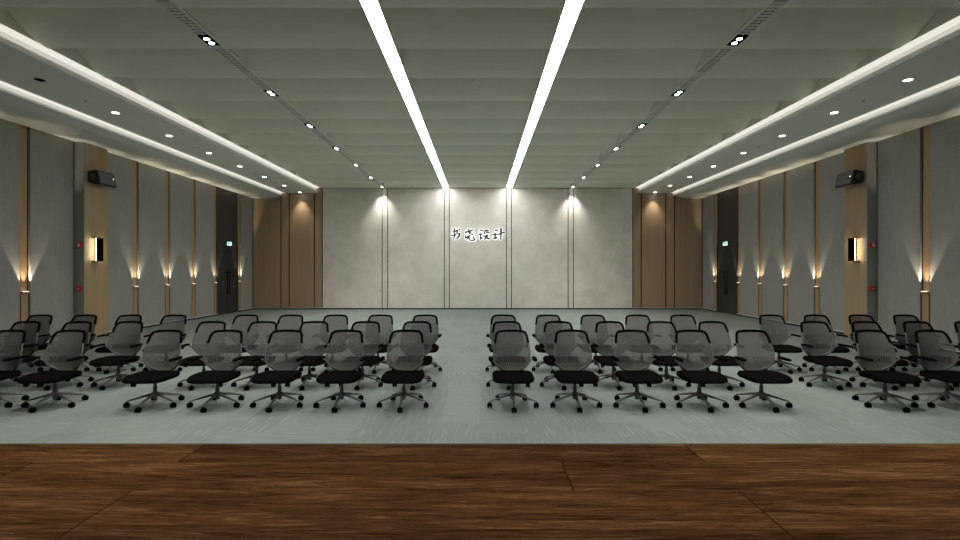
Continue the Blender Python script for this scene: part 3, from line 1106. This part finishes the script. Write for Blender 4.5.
def make_chair():
    t = thing('swivel_chair', 'chair', 'chair', (0, 0, 0), 0, 'black and grey mesh swivel chairs in rows')
    # seat cushion
    bm = BM()
    base = superellipse(0.262, 0.256, 4.2, 48)
    loops = []
    for z, sc in ((0.352, 0.86), (0.356, 0.94), (0.368, 0.985), (0.384, 1.0), (0.400, 0.99), (0.413, 0.95), (0.421, 0.86), (0.424, 0.60), (0.424, 0.2)):
        lp = []
        for x, yv in base:
            fy = max(0.0, -yv / 0.24)
            zz = z - 0.022 * fy ** 2.5 * (1 if z > 0.38 else 0.25) + 0.010 * abs(x / 0.248) ** 3 * sc * (z > 0.40)
            lp.append((x * sc * (1 + 0.02 * fy), -0.060 + yv * sc, zz))
        loops.append(lp)
    add_loops(bm, loops)
    obj('seat', bm, M['seat'], t, True)
    # back: thin knit shell
    bm = BM()
    nu = 16
    grids = []
    for side_ in (0, 1):
        g = []
        for h_, w_ in BACK:
            row = []
            for i in range(nu + 1):
                u = -1 + 2 * i / nu
                row.append(bm.verts.new((u * (w_ - 0.004), back_y(h_, u) + (0.004 if side_ else -0.004), h_)))
            g.append(row)
        grids.append(g)
    for g in grids:
        for a, b in zip(g, g[1:]):
            for i in range(nu):
                bm.faces.new((a[i], a[i + 1], b[i + 1], b[i]))
    A, B = grids
    rim_a = A[0] + [r_[-1] for r_ in A[1:]] + A[-1][-2::-1] + [r_[0] for r_ in A[-2:0:-1]]
    rim_b = B[0] + [r_[-1] for r_ in B[1:]] + B[-1][-2::-1] + [r_[0] for r_ in B[-2:0:-1]]
    for i in range(len(rim_a)):
        j = (i + 1) % len(rim_a)
        bm.faces.new((rim_a[i], rim_a[j], rim_b[j], rim_b[i]))
    back = obj('backrest', bm, M['mesh_back'], t, True)
    back['label'] = 'half see-through grey mesh back'
    # frames along the outline
    right = [(w_, back_y(h_, 1.0), h_) for h_, w_ in BACK]
    top_i = next(i for i, (h_, w_) in enumerate(BACK) if h_ >= 0.77)
    hoop = right[top_i:] + [(0.085, back_y(0.931, 0.5), 0.931), (0.0, back_y(0.932, 0), 0.932), (-0.085, back_y(0.931, 0.5), 0.931)] + [(-x, yv, z) for x, yv, z in right[top_i:][::-1]]
    bm = BM()
    add_tube(bm, hoop, 0.0165, 10)
    r_ = obj('top_rail', bm, M['black'], back, True)
    r_['label'] = 'black hoop over the top of the back'
    bm = BM()
    low = right[:top_i + 1]
    u_path = [(-x, yv, z) for x, yv, z in low[::-1]] + low
    add_tube(bm, u_path, 0.008, 8)
    obj('lower_frame', bm, M['grey_plastic'], back, True)
    # posts from the mechanism up to the back
    for sx in (-1, 1):
        bm = BM()
        add_tube(bm, [(sx * 0.075, 0.04, 0.338), (sx * 0.075, 0.17, 0.345), (sx * 0.078, 0.20, 0.375), (sx * 0.080, back_y(0.44, 0.4) + 0.008, 0.445)], [0.013, 0.013, 0.012, 0.010], 8)
        obj('back_post', bm, M['grey_plastic'], t, True)
    # arms: a slanting grey blade from the foot of the back up to a black pad
    for sx in (-1, 1):
        bm = BM()
        add_tube(bm, [(sx * 0.105, back_y(0.43, 0.8) + 0.004, 0.432), (sx * 0.165, back_y(0.47, 0.95) + 0.006, 0.472), (sx * 0.232, 0.142, 0.535), (sx * 0.270, 0.105, 0.578), (sx * 0.280, 0.070, 0.597)],
                 [0.018, 0.020, 0.018, 0.014, 0.009], 10, (0.55, 1.0), (0, 1, 0))
        a_ = obj('armrest', bm, M['grey_plastic'], t, True)
        bm = BM()
        lp = superellipse(0.029, 0.125, 3.0, 28)
        loops = []
        for z, sc in ((0.594, 0.84), (0.598, 0.96), (0.608, 1.0), (0.617, 0.96), (0.622, 0.78)):
            loops.append([(sx * 0.282 + x * sc, -0.025 + yv * (1 - (1 - sc) * 0.2), z) for x, yv in lp])
        add_loops(bm, loops)
        p_ = obj('arm_pad', bm, M['black'], a_, True)
        p_['label'] = 'black arm pad'
    # mechanism, gas column, five-star base
    bm = BM()
    loops = []
    for z, a, b in ((0.305, 0.045, 0.055), (0.320, 0.085, 0.11), (0.345, 0.105, 0.14), (0.354, 0.105, 0.14)):
        loops.append([(x, yv, z) for x, yv in superellipse(a, b, 4, 24)])
    add_loops(bm, loops)
    obj('mechanism', bm, M['black'], t, True)
    bm = BM()
    add_tube(bm, [(0, 0, 0.085), (0, 0, 0.115)], 0.026, 14)
    add_tube(bm, [(0, 0, 0.115), (0, 0, 0.255)], 0.024, 14)
    add_tube(bm, [(0, 0, 0.25), (0, 0, 0.31)], 0.017, 12)
    obj('gas_column', bm, M['base_grey'], t, True)
    bm = BM()
    loops = []
    for z, r in ((0.118, 0.030), (0.126, 0.042), (0.160, 0.042), (0.178, 0.034), (0.182, 0.026)):
        loops.append([(r * math.cos(2 * PI * q_ / 20), r * math.sin(2 * PI * q_ / 20), z) for q_ in range(20)])
    add_loops(bm, loops)
    obj('hub', bm, M['base_grey'], t, True)
    for k_ in range(5):
        a = -PI / 2 + 2 * PI * k_ / 5
        dx, dy = math.cos(a), math.sin(a)
        bm = BM()
        add_tube(bm, [(dx * 0.030, dy * 0.030, 0.150), (dx * 0.12, dy * 0.12, 0.130), (dx * 0.22, dy * 0.22, 0.104), (dx * 0.300, dy * 0.300, 0.081), (dx * 0.320, dy * 0.320, 0.074)],
                 [0.024, 0.021, 0.017, 0.014, 0.010], 8, (1.0, 0.72), (0, 0, 1))
        lg = obj('leg', bm, M['base_grey'], t, True)
        bm = BM()
        c_ = (dx * 0.312, dy * 0.312, 0.031)
        for sx in (-1, 1):
            add_wheel(bm, (c_[0] + sx * 0.017, c_[1], c_[2]), 0.031, 0.026, 14)
        add_tube(bm, [(c_[0], c_[1], 0.030), (c_[0], c_[1], 0.074)], 0.009, 8)
        add_box(bm, c_[0] - 0.006, c_[0] + 0.006, c_[1] - 0.026, c_[1] + 0.026, 0.026, 0.060)
        obj('caster', bm, M['black'], lg, True)
    return t


SP = 0.8034
ORD = ['first', 'second', 'third', 'fourth', 'fifth']
ROWS = [(6.2, 'front'), (7.29, 'middle'), (8.40, 'rear')]
spots = []
for ri, (yr, rn) in enumerate(ROWS):
    for k in range(5):
        spots.append((0.42 + SP * k, yr, 'swivel chair in the %s row, %s to the right of the central aisle' % (rn, ORD[k])))
        spots.append((-0.982 - SP * k, yr, 'swivel chair in the %s row, %s to the left of the central aisle' % (rn, ORD[k])))
    nr = (2, 4, 4)[ri]
    nl = (2, 3, 4)[ri]
    for k in range(nr):
        spots.append((5.231 + SP * k, yr, 'swivel chair in the %s row, %s beyond the gap in the right half' % (rn, ORD[k])))
    for k in range(nl):
        spots.append((-5.489 - SP * k, yr, 'swivel chair in the %s row, %s beyond the gap in the left half' % (rn, ORD[k])))
chair = make_chair()
for i, (x, y, lab) in enumerate(spots):
    if i == 0:
        chair.location = (x, y, 0)
        chair['label'] = lab
    else:
        dup(chair, (x, y, 0), lab)
